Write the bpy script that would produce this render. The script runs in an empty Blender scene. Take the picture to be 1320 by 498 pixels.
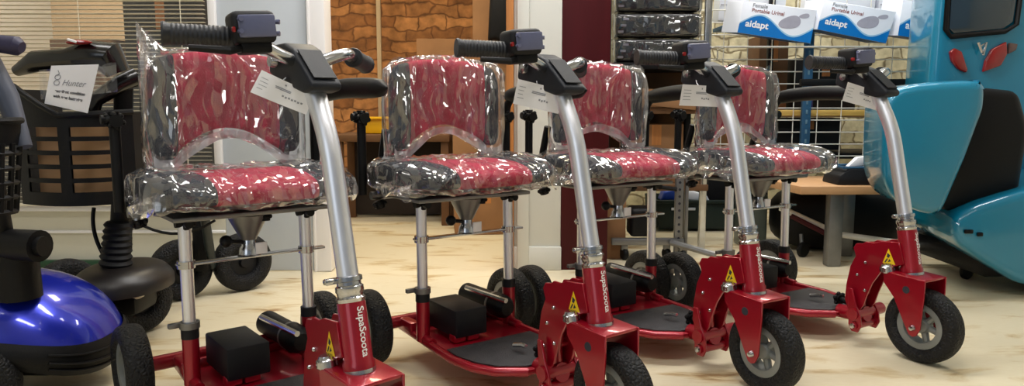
import bpy, bmesh, math, random
from mathutils import Vector, Matrix, noise
random.seed(7)
S = bpy.context.scene
COL = S.collection
PI = math.pi

# ------------------------------------------------------------------ camera, light, exposure
cam = bpy.data.cameras.new('camera')
cam.lens = 25.37; cam.sensor_width = 36; cam.shift_y = -0.0036
cam.clip_start = 0.02
camo = bpy.data.objects.new('camera', cam); COL.objects.link(camo)
camo.location = (0, 0, 0.6863)
camo.rotation_euler = (PI/2 - 0.1165, 0, 0)
S.camera = camo
S.view_settings.view_transform = 'Standard'
S.view_settings.look = 'None'
S.view_settings.gamma = 1
S.view_settings.use_curve_mapping = False
S.view_settings.exposure = 0.0

world = bpy.data.worlds.new('world'); S.world = world
world.use_nodes = True
world.node_tree.nodes['Background'].inputs[0].default_value = (0.80, 0.90, 1.0, 1)
world.node_tree.nodes['Background'].inputs[1].default_value = 0.22

def area(name, loc, rot, sx, sy, power, color=(1, 1, 1)):
    l = bpy.data.lights.new(name, 'AREA'); l.shape = 'RECTANGLE'
    l.size = sx; l.size_y = sy; l.energy = power; l.color = color
    o = bpy.data.objects.new(name, l); COL.objects.link(o)
    o.location = loc; o.rotation_euler = rot
    return o
# ceiling strip lamps of the shop
for k, (x, y) in enumerate([(-1.6, 0.6), (0.0, 0.6), (1.6, 0.6), (-1.5, 2.1), (0.1, 2.2), (1.55, 2.7)]):
    area('shop_strip_light', (x, y, 2.44), (0, 0, 0), 1.2, 0.22, (5, 20, 4, 9, 34, 19)[k], (1, 0.985, 0.97))
area('shop_front_daylight', (-1.6, -1.9, 1.6), (PI/2, 0, -0.5), 1.6, 1.6, 13, (0.86, 0.93, 1))
area('back_room_lamp', (-0.55, 3.45, 2.35), (0, 0, 0), 0.7, 0.4, 26, (1, 0.86, 0.60))
area('back_room_window_lamp', (-2.6, 4.2, 2.3), (0, 0, 0), 0.9, 0.5, 26, (1, 0.88, 0.72))
area('side_bay_lamp', (1.3, 4.0, 2.35), (0, 0, 0), 1.6, 0.2, 34, (1, 0.95, 0.84))

# ------------------------------------------------------------------ materials
def lin(c):
    return tuple(((v/255)/12.92 if v/255 <= 0.04045 else (((v/255)+0.055)/1.055)**2.4) for v in c) + (1,)
MATS = {}
def mat(name, col, rough=0.5, metal=0.0, var=0.0, vscale=8, bump=0.0, bscale=60, coat=0.0, spec=0.5, trans=0, stretch=(1, 1, 1), col2=None):
    m = bpy.data.materials.new(name); m.use_nodes = True
    n = m.node_tree.nodes; l = m.node_tree.links; b = n['Principled BSDF']
    b.inputs['Base Color'].default_value = lin(col)
    b.inputs['Roughness'].default_value = rough; b.inputs['Metallic'].default_value = metal
    b.inputs['Coat Weight'].default_value = coat; b.inputs['Coat Roughness'].default_value = 0.06
    b.inputs['Specular IOR Level'].default_value = spec
    tc = n.new('ShaderNodeTexCoord'); mp = n.new('ShaderNodeMapping'); mp.inputs['Scale'].default_value = stretch
    l.new(tc.outputs['Object'], mp.inputs['Vector'])
    if var > 0 or col2:
        t = n.new('ShaderNodeTexNoise'); t.inputs['Scale'].default_value = vscale; t.inputs['Detail'].default_value = 5
        l.new(mp.outputs[0], t.inputs['Vector'])
        r = n.new('ShaderNodeValToRGB')
        r.color_ramp.elements[0].position = 0.35; r.color_ramp.elements[1].position = 0.68
        if col2: c0, c1 = lin(col2), lin(col)
        else:
            c0 = tuple(v*(1-var) for v in lin(col)[:3])+(1,); c1 = tuple(min(1, v*(1+var*.6)) for v in lin(col)[:3])+(1,)
        r.color_ramp.elements[0].color = c0; r.color_ramp.elements[1].color = c1
        l.new(t.outputs['Fac'], r.inputs[0]); l.new(r.outputs[0], b.inputs['Base Color'])
    if bump > 0:
        t2 = n.new('ShaderNodeTexNoise'); t2.inputs['Scale'].default_value = bscale; t2.inputs['Detail'].default_value = 4
        l.new(mp.outputs[0], t2.inputs['Vector'])
        bp = n.new('ShaderNodeBump'); bp.inputs['Strength'].default_value = bump; bp.inputs['Distance'].default_value = 0.004
        l.new(t2.outputs['Fac'], bp.inputs['Height']); l.new(bp.outputs[0], b.inputs['Normal'])
    MATS[name] = m
    return m
RED = mat('red_metallic_paint', (154, 4, 32), 0.32, 0.35, 0.06, 20, coat=0.5)
CHROME = mat('brushed_aluminium', (238, 240, 248), 0.40, 1.0, 0.05, 90, stretch=(1, 1, .05))
STEEL = mat('bright_steel', (190, 192, 196), 0.2, 1.0, 0.08, 30)
GREYM = mat('grey_bracket_steel', (128, 128, 128), 0.4, 0.8, 0.1, 20)
BLACK = mat('black_plastic', (9, 9, 11), 0.5, 0, 0.15, 20, 0.12, 300, spec=0.25)
BLACKG = mat('black_gloss_plastic', (7, 7, 9), 0.25, 0, 0.1, 8, coat=0.4)
BLACKM = mat('black_matt_box', (19, 20, 24), 0.55, 0, 0.1, 30, 0.1, 500, spec=0.3)
DASH = mat('charcoal_dash_plastic', (28, 31, 38), 0.5, 0, 0.08, 30, 0.1, 400, spec=0.3)
RIM = mat('grey_wheel_rim', (136, 140, 138), 0.45, 0.2, 0.08, 20)
FABK = mat('black_seat_fabric', (20, 25, 38), 0.8, 0, 0.2, 40, 0.3, 300, spec=0.2)
FARD = mat('red_seat_fabric', (190, 26, 66), 0.75, 0, 0.12, 40, 0.3, 300, spec=0.2)
MAT_ = mat('grey_grip_mat', (52, 50, 52), 0.55, 0, 0.25, 25, 0.6, 350)
PAPER = mat('white_paper', (248, 248, 252), 0.7, 0, 0.03, 6)
INK = mat('grey_ink', (150, 152, 160), 0.8, 0, 0.02, 6)
INKD = mat('dark_ink', (40, 42, 52), 0.8, 0, 0.02, 6)
WHITE = mat('white_lettering', (238, 236, 236), 0.6, 0, 0.02, 6)
YEL = mat('yellow_sticker', (238, 200, 20), 0.5, 0, 0.03, 10)
WALLW = mat('white_wall_paint', (214, 214, 206), 0.6, 0, 0.04, 3, 0.05, 40)
DOORW = mat('pale_grey_door_paint', (196, 203, 210), 0.5, 0, 0.03, 2)
CREAM = mat('cream_wall_paint', (206, 202, 184), 0.6, 0, 0.06, 3)
MAROON = mat('maroon_panel', (66, 12, 18), 0.5, 0, 0.12, 6, spec=0.2, stretch=(3, 3, .4))
BEIGE = mat('beige_plaster', (196, 172, 138), 0.85, 0, 0.07, 2, 0.1, 30)
OAK = mat('orange_oak', (188, 122, 62), 0.5, 0, 0.18, 9, stretch=(8, 8, .5))
BEECH = mat('beech_tabletop', (196, 152, 108), 0.42, 0, 0.08, 9, stretch=(.6, 9, 9))
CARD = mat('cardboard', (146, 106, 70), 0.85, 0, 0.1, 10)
CARDD = mat('dark_brown_board', (104, 72, 44), 0.85, 0, 0.15, 8)  # darker brown than the cardboard
CEIL = mat('ceiling_paint', (226, 224, 218), 0.8, 0, 0.02, 3)
TEAL = mat('turquoise_car_paint', (6, 130, 166), 0.3, 0.1, 0.04, 5, coat=0.9)
BLUE = mat('blue_metallic_paint', (22, 40, 176), 0.28, 0.45, 0.1, 14, coat=0.9)
REDL = mat('red_lens', (142, 14, 16), 0.15, 0, 0.1, 40, coat=0.8)
SMOKE = mat('dark_window_glass', (36, 54, 66), 0.06, 0, 0.1, 4, coat=1)
BLUEP = mat('blue_rack_steel', (44, 88, 122), 0.5, 0.2, 0.12, 15)
WIRE = mat('white_coated_wire', (226, 224, 214), 0.45, 0, 0.05, 15)
SLAT = mat('ivory_blind_slat', (214, 206, 184), 0.5, 0, 0.04, 15)
GREEN = mat('dark_green_strip', (12, 60, 34), 0.4, 0, 0.1, 10)
DGREEN = mat('dark_green_crate', (16, 36, 32), 0.6, 0, 0.15, 10)
BLPRINT = mat('blue_print', (0, 112, 192), 0.4, 0, 0.04, 8)
BLDARK = mat('deep_blue_print', (8, 74, 128), 0.4, 0, 0.04, 8)
CARTON = mat('white_carton', (226, 230, 240), 0.45, 0, 0.03, 8)
BOTTLEG = mat('pale_grey_print', (168, 166, 180), 0.5, 0, 0.08, 20)
REDI = mat('rust_ink', (150, 92, 92), 0.7, 0, 0.05, 20)
LILAC = mat('daylit_face_plastic', (96, 100, 128), 0.25, 0, 0.06, 30)  # reflected daylight on the dark throttle face, put into its base colour
YELP = mat('yellow_plastic', (242, 186, 24), 0.4, 0, 0.05, 10)
GREYMAT = mat('dark_grey_lid', (62, 64, 66), 0.6, 0, 0.1, 10)
BRICKLE = mat('bluish_black_rubber', (26, 28, 34), 0.5, 0, 0.2, 50, 0.2, 200)

def tyre_mat():
    m = mat('tyre_rubber', (15, 16, 19), 0.6, 0, 0.25, 60, spec=0.35)
    n = m.node_tree.nodes; l = m.node_tree.links; b = n['Principled BSDF']
    tc = n.new('ShaderNodeTexCoord'); v = n.new('ShaderNodeTexVoronoi'); v.inputs['Scale'].default_value = 110
    v.feature = 'DISTANCE_TO_EDGE'
    l.new(tc.outputs['Object'], v.inputs['Vector'])
    bp = n.new('ShaderNodeBump'); bp.inputs['Strength'].default_value = 0.9; bp.inputs['Distance'].default_value = 0.006
    l.new(v.outputs['Distance'], bp.inputs['Height']); l.new(bp.outputs[0], b.inputs['Normal'])
    return m
TYRE = tyre_mat()

def floor_mat():
    m = bpy.data.materials.new('cream_vinyl_floor'); m.use_nodes = True
    n = m.node_tree.nodes; l = m.node_tree.links; b = n['Principled BSDF']
    tc = n.new('ShaderNodeTexCoord')
    mp = n.new('ShaderNodeMapping'); mp.inputs['Scale'].default_value = (1.1, 4.2, 1); mp.inputs['Rotation'].default_value = (0, 0, 0.5)
    l.new(tc.outputs['Object'], mp.inputs[0])
    t = n.new('ShaderNodeTexNoise'); t.inputs['Scale'].default_value = 2.6; t.inputs['Detail'].default_value = 7; t.inputs['Roughness'].default_value = .62
    t.inputs['Distortion'].default_value = 0.6
    l.new(mp.outputs[0], t.inputs['Vector'])
    r = n.new('ShaderNodeValToRGB'); e = r.color_ramp.elements
    e[0].position = 0.31; e[0].color = lin((150, 118, 78)); e[1].position = 0.47; e[1].color = lin((220, 208, 178))
    x = e.new(0.39); x.color = lin((204, 184, 144))
    l.new(t.outputs['Fac'], r.inputs[0])
    t3 = n.new('ShaderNodeTexNoise'); t3.inputs['Scale'].default_value = 30; t3.inputs['Detail'].default_value = 5
    l.new(mp.outputs[0], t3.inputs['Vector'])
    mx = n.new('ShaderNodeMix'); mx.data_type = 'RGBA'; mx.blend_type = 'OVERLAY'; mx.inputs[0].default_value = 0.12
    l.new(r.outputs[0], mx.inputs[6]); l.new(t3.outputs['Fac'], mx.inputs[7])
    l.new(mx.outputs[2], b.inputs['Base Color'])
    b.inputs['Roughness'].default_value = 0.42; b.inputs['Specular IOR Level'].default_value = 0.35
    return m
FLOOR = floor_mat()

def stone_mat(name, c1, c2, cm, scale):
    m = bpy.data.materials.new(name); m.use_nodes = True
    n = m.node_tree.nodes; l = m.node_tree.links; b = n['Principled BSDF']
    tc = n.new('ShaderNodeTexCoord'); mp = n.new('ShaderNodeMapping'); mp.inputs['Rotation'].default_value = (PI/2, 0, 0)
    l.new(tc.outputs['Object'], mp.inputs[0])
    nz = n.new('ShaderNodeTexNoise'); nz.inputs['Scale'].default_value = 5; nz.inputs['Detail'].default_value = 3
    l.new(mp.outputs[0], nz.inputs['Vector'])
    ad = n.new('ShaderNodeMix'); ad.data_type = 'RGBA'; ad.blend_type = 'LINEAR_LIGHT'; ad.inputs[0].default_value = 0.075
    l.new(mp.outputs[0], ad.inputs[6]); l.new(nz.outputs['Color'], ad.inputs[7])
    br = n.new('ShaderNodeTexBrick'); br.inputs['Scale'].default_value = scale
    br.inputs['Color1'].default_value = lin(c1); br.inputs['Color2'].default_value = lin(c2); br.inputs['Mortar'].default_value = lin(cm)
    br.inputs['Mortar Size'].default_value = 0.035; br.inputs['Mortar Smooth'].default_value = 1.0; br.inputs['Row Height'].default_value = 0.27
    br.inputs['Brick Width'].default_value = 0.62
    l.new(ad.outputs[2], br.inputs['Vector'])
    n2 = n.new('ShaderNodeTexNoise'); n2.inputs['Scale'].default_value = 16; n2.inputs['Detail'].default_value = 6
    l.new(mp.outputs[0], n2.inputs['Vector'])
    mx = n.new('ShaderNodeMix'); mx.data_type = 'RGBA'; mx.blend_type = 'OVERLAY'; mx.inputs[0].default_value = 0.85
    l.new(br.outputs['Color'], mx.inputs[6]); l.new(n2.outputs['Fac'], mx.inputs[7]); l.new(mx.outputs[2], b.inputs['Base Color'])
    bp = n.new('ShaderNodeBump'); bp.inputs['Strength'].default_value = 0.35; bp.inputs['Distance'].default_value = 0.010
    mth = n.new('ShaderNodeMath'); mth.operation = 'SUBTRACT'
    l.new(n2.outputs['Fac'], mth.inputs[0]); l.new(br.outputs['Fac'], mth.inputs[1])
    l.new(mth.outputs[0], bp.inputs['Height']); l.new(bp.outputs[0], b.inputs['Normal'])
    b.inputs['Roughness'].default_value = 0.9
    return m
STONEB = stone_mat('brown_rubble_stone', (190, 132, 78), (136, 88, 48), (112, 72, 40), 3.3)
STONEC = stone_mat('cream_rubble_stone', (192, 184, 156), (160, 150, 120), (108, 96, 72), 3.6)

def film_mat(name, fac_lo, milk, facet=1.35):
    m = bpy.data.materials.new(name); m.use_nodes = True
    n = m.node_tree.nodes; l = m.node_tree.links
    for x in list(n): n.remove(x)
    out = n.new('ShaderNodeOutputMaterial')
    tr = n.new('ShaderNodeBsdfTransparent'); tr.inputs[0].default_value = (0.97, 0.97, 0.98, 1)
    gl = n.new('ShaderNodeBsdfGlossy'); gl.inputs['Roughness'].default_value = 0.08; gl.inputs[0].default_value = (1, 1, 1, 1)
    df = n.new('ShaderNodeBsdfDiffuse'); df.inputs[0].default_value = (0.85, 0.85, 0.87, 1)
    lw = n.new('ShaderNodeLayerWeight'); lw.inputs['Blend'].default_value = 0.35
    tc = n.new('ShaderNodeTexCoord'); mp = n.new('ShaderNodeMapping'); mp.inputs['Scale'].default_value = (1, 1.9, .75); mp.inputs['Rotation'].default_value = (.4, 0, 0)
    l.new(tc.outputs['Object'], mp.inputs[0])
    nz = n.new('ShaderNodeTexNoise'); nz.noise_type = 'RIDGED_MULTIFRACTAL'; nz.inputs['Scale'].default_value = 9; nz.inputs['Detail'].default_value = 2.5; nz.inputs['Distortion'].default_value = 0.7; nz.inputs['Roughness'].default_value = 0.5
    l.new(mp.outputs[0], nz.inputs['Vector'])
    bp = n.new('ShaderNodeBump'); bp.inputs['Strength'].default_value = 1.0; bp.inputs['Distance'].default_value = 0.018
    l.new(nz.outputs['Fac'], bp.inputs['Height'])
    # creased facets: every shard of film tilts its own way
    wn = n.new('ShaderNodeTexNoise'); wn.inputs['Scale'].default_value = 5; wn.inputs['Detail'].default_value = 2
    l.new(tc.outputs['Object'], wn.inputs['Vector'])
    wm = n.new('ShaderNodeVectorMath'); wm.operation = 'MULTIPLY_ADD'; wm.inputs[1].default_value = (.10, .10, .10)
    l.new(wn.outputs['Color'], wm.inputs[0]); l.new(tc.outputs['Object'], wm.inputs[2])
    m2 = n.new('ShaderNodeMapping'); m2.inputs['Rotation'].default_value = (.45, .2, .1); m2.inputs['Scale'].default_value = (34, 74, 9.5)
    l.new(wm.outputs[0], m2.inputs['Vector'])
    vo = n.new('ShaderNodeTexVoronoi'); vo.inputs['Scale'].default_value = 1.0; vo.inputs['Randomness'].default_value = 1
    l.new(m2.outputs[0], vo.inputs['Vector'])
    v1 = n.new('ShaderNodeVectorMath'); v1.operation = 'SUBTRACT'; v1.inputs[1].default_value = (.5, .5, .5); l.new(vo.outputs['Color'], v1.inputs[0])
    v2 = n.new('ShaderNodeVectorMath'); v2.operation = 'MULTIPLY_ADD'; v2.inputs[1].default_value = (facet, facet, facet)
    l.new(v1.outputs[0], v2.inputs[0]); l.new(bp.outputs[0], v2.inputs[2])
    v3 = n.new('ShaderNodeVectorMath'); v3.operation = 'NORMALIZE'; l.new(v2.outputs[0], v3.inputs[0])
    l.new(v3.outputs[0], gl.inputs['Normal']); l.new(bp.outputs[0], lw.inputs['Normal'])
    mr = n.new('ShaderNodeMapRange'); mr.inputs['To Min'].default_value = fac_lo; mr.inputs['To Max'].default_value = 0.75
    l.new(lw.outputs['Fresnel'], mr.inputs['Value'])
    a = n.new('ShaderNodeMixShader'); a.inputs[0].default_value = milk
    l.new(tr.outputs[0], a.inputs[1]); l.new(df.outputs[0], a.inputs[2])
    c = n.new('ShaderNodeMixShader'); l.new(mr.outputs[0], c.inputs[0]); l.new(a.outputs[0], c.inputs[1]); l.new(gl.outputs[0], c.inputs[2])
    l.new(c.outputs[0], out.inputs[0])
    return m
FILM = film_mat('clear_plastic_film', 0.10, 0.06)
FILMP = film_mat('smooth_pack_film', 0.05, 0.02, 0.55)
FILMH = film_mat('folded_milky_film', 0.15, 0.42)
GLASS = film_mat('window_glass', 0.03, 0.01, 0.0)
GLASS.node_tree.nodes['Bump'].inputs['Strength'].default_value = 0
GLASS.node_tree.nodes['Glossy BSDF'].inputs['Roughness'].default_value = 0.02

# ------------------------------------------------------------------ mesh helper
class MB:
    def __init__(self): self.bm = bmesh.new()
    def _add(self, verts, faces):
        vs = [self.bm.verts.new(v) for v in verts]
        for f in faces:
            try: self.bm.faces.new([vs[i] for i in f])
            except ValueError: pass
        return vs
    def box(self, c, s, rot=None, bevel=0.0, seg=2):
        b = bmesh.new(); bmesh.ops.create_cube(b, size=1)
        bmesh.ops.scale(b, vec=s, verts=b.verts)
        if bevel > 0: bmesh.ops.bevel(b, geom=b.edges[:], offset=bevel, segments=seg, affect='EDGES', profile=.5)
        M = Matrix.Translation(c) @ (rot if rot is not None else Matrix.Identity(4))
        bmesh.ops.transform(b, matrix=M, verts=b.verts)
        return self._merge(b)
    def _merge(self, b):
        b.verts.index_update()
        self._add([v.co.copy() for v in b.verts], [[v.index for v in f.verts] for f in b.faces]); b.free(); return self
    def tube(self, pts, r, n=12, cap=True):
        pts = [Vector(p) for p in pts]; k = len(pts)
        rs = r if isinstance(r, (list, tuple)) else [r]*k
        tang = []
        for i in range(k):
            a = pts[max(0, i-1)]; c = pts[min(k-1, i+1)]; t = (c-a)
            tang.append(t.normalized() if t.length > 1e-9 else Vector((0, 0, 1)))
        up = Vector((0, 0, 1)) if abs(tang[0].z) < .9 else Vector((0, 1, 0))
        nx = tang[0].cross(up).normalized()
        vs = []
        for i in range(k):
            nx = (nx - tang[i]*nx.dot(tang[i])).normalized(); ny = tang[i].cross(nx)
            for j in range(n):
                a = 2*PI*j/n; vs.append(pts[i] + (nx*math.cos(a)+ny*math.sin(a))*rs[i])
        fs = [(i*n+j, i*n+(j+1) % n, (i+1)*n+(j+1) % n, (i+1)*n+j) for i in range(k-1) for j in range(n)]
        if cap: fs += [tuple(range(n))[::-1], tuple((k-1)*n+j for j in range(n))]
        self._add(vs, fs); return self
    def cyl(self, a, b, r, n=20, r2=None): return self.tube([a, b], [r, r if r2 is None else r2], n)
    def lathe(self, prof, o, axis, n=32, closed=False):
        o = Vector(o); z = Vector(axis).normalized(); x = z.orthogonal().normalized(); y = z.cross(x)
        vs = []
        for (r, h) in prof:
            for j in range(n):
                a = 2*PI*j/n; vs.append(o + z*h + (x*math.cos(a)+y*math.sin(a))*max(r, 1e-5))
        k = len(prof); R = range(k) if closed else range(k-1)
        fs = [(i*n+j, i*n+(j+1) % n, ((i+1) % k)*n+(j+1) % n, ((i+1) % k)*n+j) for i in R for j in range(n)]
        self._add(vs, fs); return self
    def prism(self, poly, f, d, bevel=0.0, seg=2):
        """poly in 2D, f maps (u,v)->3D, d thickness vector"""
        b = bmesh.new(); d = Vector(d)
        A = [b.verts.new(Vector(f(u, v))) for u, v in poly]; B = [b.verts.new(Vector(f(u, v))+d) for u, v in poly]
        n = len(poly)
        b.faces.new(A); b.faces.new(B[::-1])
        for i in range(n): b.faces.new((A[i], B[i], B[(i+1) % n], A[(i+1) % n]))
        bmesh.ops.recalc_face_normals(b, faces=b.faces)
        if bevel > 0: bmesh.ops.bevel(b, geom=b.edges[:], offset=bevel, segments=seg, affect='EDGES', profile=.5)
        return self._merge(b)
    def surf(self, f, nu, nv, cu=False, cv=False):
        U = nu if cu else nu+1; V = nv if cv else nv+1
        vs = [Vector(f(i/nu, j/nv)) for i in range(U) for j in range(V)]
        fs = [(i*V+j, ((i+1) % U)*V+j, ((i+1) % U)*V+(j+1) % V, i*V+(j+1) % V) for i in range(nu) for j in range(nv)]
        self._add(vs, fs); return self
    def ball(self, c, s, n=20, e=1.0):
        c = Vector(c); sx, sy, sz = s if isinstance(s, (tuple, list)) else (s, s, s)
        pw = lambda v: math.copysign(abs(v)**e, v)
        return self.surf(lambda u, v: c+Vector((sx*pw(math.cos(2*PI*u))*pw(math.sin(PI*v)), sy*pw(math.sin(2*PI*u))*pw(math.sin(PI*v)), sz*pw(math.cos(PI*v)))), n, n//2, cu=True)
ORG = {}
def build(name, mb, m, parent=None, origin=None, angle=38):
    me = bpy.data.meshes.new(name)
    bm = mb.bm
    bmesh.ops.remove_doubles(bm, verts=bm.verts, dist=1e-6)
    bmesh.ops.recalc_face_normals(bm, faces=bm.faces)
    if origin is None: origin = ORG.get(parent.name, Vector((0, 0, 0))) if parent else Vector((0, 0, 0))
    origin = Vector(origin)
    bmesh.ops.translate(bm, vec=-origin, verts=bm.verts)
    bm.to_mesh(me); bm.free()
    for p in me.polygons: p.use_smooth = True
    me.set_sharp_from_angle(angle=math.radians(angle))
    me.materials.append(m)
    o = bpy.data.objects.new(name, me); COL.objects.link(o)
    if parent:
        o.parent = parent; o.location = origin - ORG.get(parent.name, Vector((0, 0, 0)))
    else: o.location = origin
    ORG[o.name] = origin
    return o
def thing(name, label, cat, loc=(0, 0, 0), rz=0, group=None):
    o = bpy.data.objects.new(name, None); COL.objects.link(o); o.empty_display_size = .1
    o.location = loc; o.rotation_euler = (0, 0, rz); o['label'] = label; o['category'] = cat
    if group: o['group'] = group
    ORG[o.name] = Vector((0, 0, 0))
    return o
def wthing(name, label, cat, base, group=None):
    """thing whose parts are written in world coordinates"""
    o = thing(name, label, cat, base, 0, group); ORG[o.name] = Vector(base); return o
def tag(o, label, cat, group=None):
    o['label'] = label; o['category'] = cat
    if group: o['group'] = group
    return o
def struct(name, mb, m, parent=None):
    o = build(name, mb, m, parent, angle=30)
    if not parent: o['kind'] = 'structure'
    return o
def text_geo(mb, s, size, f, shear=0.0, align='CENTER', bold=0.0):
    cu = bpy.data.curves.new('t', 'FONT'); cu.body = s; cu.size = size; cu.align_x = align; cu.align_y = 'CENTER'; cu.shear = shear; cu.offset = bold
    o = bpy.data.objects.new('t', cu); COL.objects.link(o)
    dg = bpy.context.evaluated_depsgraph_get(); me = bpy.data.meshes.new_from_object(o.evaluated_get(dg))
    vs = [f(v.co.x, v.co.y) for v in me.vertices]
    mb._add(vs, [tuple(p.vertices) for p in me.polygons])
    bpy.data.objects.remove(o); bpy.data.curves.remove(cu); bpy.data.meshes.remove(me)
    return mb
def build2(name, mb, nfaces, m1, m2, parent):
    # one part, two paints: the first nfaces faces take m1, the slots m2
    o = build(name, mb, m1, parent); o.data.materials.append(m2)
    for i, p in enumerate(o.data.polygons): p.material_index = 0 if i < nfaces else 1
    return o
def copy_tree(o, parent=None):
    c = o.copy(); COL.objects.link(c)
    if parent: c.parent = parent
    for ch in list(o.children): copy_tree(ch, c)
    return c
def XZ(y): return lambda u, v: (u, y, v)
def bez(p0, p1, p2, n=8):
    p0, p1, p2 = Vector(p0), Vector(p1), Vector(p2)
    return [p0*(1-t)**2+p1*2*t*(1-t)+p2*t*t for t in [i/n for i in range(n+1)]]

# ------------------------------------------------------------------ the setting
struct('floor', MB().box((0, 1.6, -0.05), (7, 8.6, 0.1)), FLOOR)
struct('ceiling', MB().box((0, 1.6, 2.55), (7, 8.6, 0.1)), CEIL)
struct('wall_left', MB().box((-3.3, 1.6, 1.25), (0.1, 7.4, 2.5)), WALLW)
struct('wall_right', MB().box((3.3, 1.6, 1.25), (0.1, 7.4, 2.5)), WALLW)
# shop back wall, left of the doorway: low wall under the window, header, door leaf panel
w = MB(); w.box((-2.2, 3.0, 0.13), (2.03, 0.1, 0.26)); w.box((-2.2, 3.0, 2.02), (2.03, 0.1, 0.96))
struct('wall_back', w, CREAM)
w = MB(); w.box((-2.2, 2.945, 0.165), (2.03, 0.014, 0.012), bevel=.003); w.box((-2.2, 2.94, 0.262), (2.03, 0.05, 0.016), bevel=.004)
struct('trim_1', w, WHITE)
struct('trim_2', MB().box((-1.95, 2.925, 0.035), (1.5, 0.03, 0.03), bevel=.006), GREEN)
# flush pale door between window and doorway
d = MB().box((-1.005, 2.985, 1.25), (0.36, 0.07, 2.5), bevel=.004)
struct('door_1', d, DOORW)
t = MB(); t.box((-0.782, 2.98, 1.25), (0.075, 0.11, 2.5), bevel=.008); t.box((-0.81, 2.93, 1.25), (0.012, 0.02, 2.5), bevel=.004)
struct('trim_3', t, WHITE)
# centre pillar
w = MB(); w.box((0.105, 3.04, 1.25), (0.195, 0.16, 2.5), bevel=.004); w.box((0.105, 2.957, 0.05), (0.2, 0.014, 0.1), bevel=.004)
w.box((0.045, 2.955, 1.25), (0.05, 0.02, 2.5), bevel=.005)
struct('wall_centre', w, WALLW)
struct('trim_4', MB().box((-0.008, 3.02, 1.25), (0.03, 0.2, 2.5), bevel=.004), OAK)
struct('wall_maroon', MB().box((0.30, 3.06, 1.25), (0.195, 0.2, 2.5), bevel=.004), MAROON)
struct('wall_partition', MB().box((0.20, 4.2, 1.25), (0.14, 2.1, 2.5)), WALLW)
struct('wall_stone_back', MB().box((-1.05, 5.25, 1.25), (2.4, 0.1, 2.5)), STONEB)
struct('wall_plaster_back', MB().box((-2.75, 5.25, 1.25), (1.0, 0.1, 2.5)), BEIGE)
struct('wall_stone_right', MB().box((1.75, 4.75, 1.25), (3.0, 0.1, 2.5)), STONEC)
# window beside the door
fr = MB()
fr.box((-1.197, 2.97, 0.9), (0.03, 0.08, 1.28), bevel=.004); fr.box((-3.2, 2.97, 0.9), (0.03, 0.08, 1.28), bevel=.004)
fr.box((-2.2, 2.97, 1.53), (2.03, 0.08, 0.03), bevel=.004)
win = build('window_1', fr, WHITE); win['kind'] = 'structure'
build('window_pane', MB().box((-2.2, 3.0, 0.9), (2.0, 0.004, 1.26)), GLASS, win)

# ------------------------------------------------------------------ red scooter
def wheel(parent, name, c, axis, r, w, origin=None):
    c = Vector(c)
    h = w/2; s = []
    for i in range(25):
        a = PI*2*i/24
        s.append((r-0.021+0.021*math.copysign(abs(math.cos(a))**.75, math.cos(a)), h*math.copysign(abs(math.sin(a))**.7, math.sin(a))))
    t = build(name, MB().lathe(s, c, axis, 48), TYRE, parent, origin)
    m = MB(); ri = r*.58
    m.lathe([(ri+.004, -h*.70), (ri+.004, h*.70), (ri-.002, h*.76), (ri-.013, h*.66), (ri-.016, 0), (ri-.013, -h*.66), (ri-.002, -h*.76)], c, axis, 40, True)
    ax = Vector(axis).normalized(); x = ax.orthogonal().normalized(); y = ax.cross(x)
    m.lathe([(0, h*.55), (.017, h*.55), (.02, h*.4), (.02, -h*.4), (.017, -h*.55), (0, -h*.55)], c, axis, 20)
    for k in range(6):
        a = 2*PI*k/6; dr = x*math.cos(a)+y*math.sin(a)
        m.tube([c+dr*.015, c+dr*(ri-.006)], [.010, .008], 8)
    build('rim', m, RIM, t)
    return t
def back_point(u, a, off=0.0, wr=None, skirt=0.0, flap=0.0):
    au = abs(u)
    top = .782+.026*(1-au**2.2) - .035*max(0, (au-.82)/.18)**2.2
    bot = .572+.062*(math.cos(min(1, au/.72)*PI/2)**.8) + .02*max(0, (au-.88)/.12)**2
    if off > .0085:
        top += .026*max(0, (au-.82)/.18)**2.2; bot -= .02*max(0, (au-.88)/.12)**2
    top += off; bot -= off + skirt
    if flap: top += flap*max(0, (au-.7)/.3)**1.5*(1 if u < 0 else 0)
    cz, hz = (top+bot)/2, (top-bot)/2
    t = .026*(1-max(0, (min(au, 1)-.75)/.25)**3*.75) + off*(1 if au < .9 else max(.15, 1-(au-.9)*8))
    cx = .004 + .018*au**2
    ca, sa = math.cos(a), math.sin(a)
    x = cx + t*math.copysign(abs(ca)**.45, ca); z = cz + hz*math.copysign(abs(sa)**.55, sa)
    y = u*(.168+off)
    p = Vector((x, y, z))
    if wr is not None and off > 0:
        q = Vector((y*13+wr, z*7-x*6, wr*3))
        n1 = noise.noise(q + Vector((noise.noise(q*.7)*1.2, 0, 0)))
        ridge = max(0, 1-abs(n1)*3.0)**2
        n2 = noise.noise(Vector((y*30+z*22, z*26+x*20, wr)))
        p.x += math.copysign(1, ca)*(ridge*.011+n2*.0045)
        p.z += n2*.004
    return p
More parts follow.
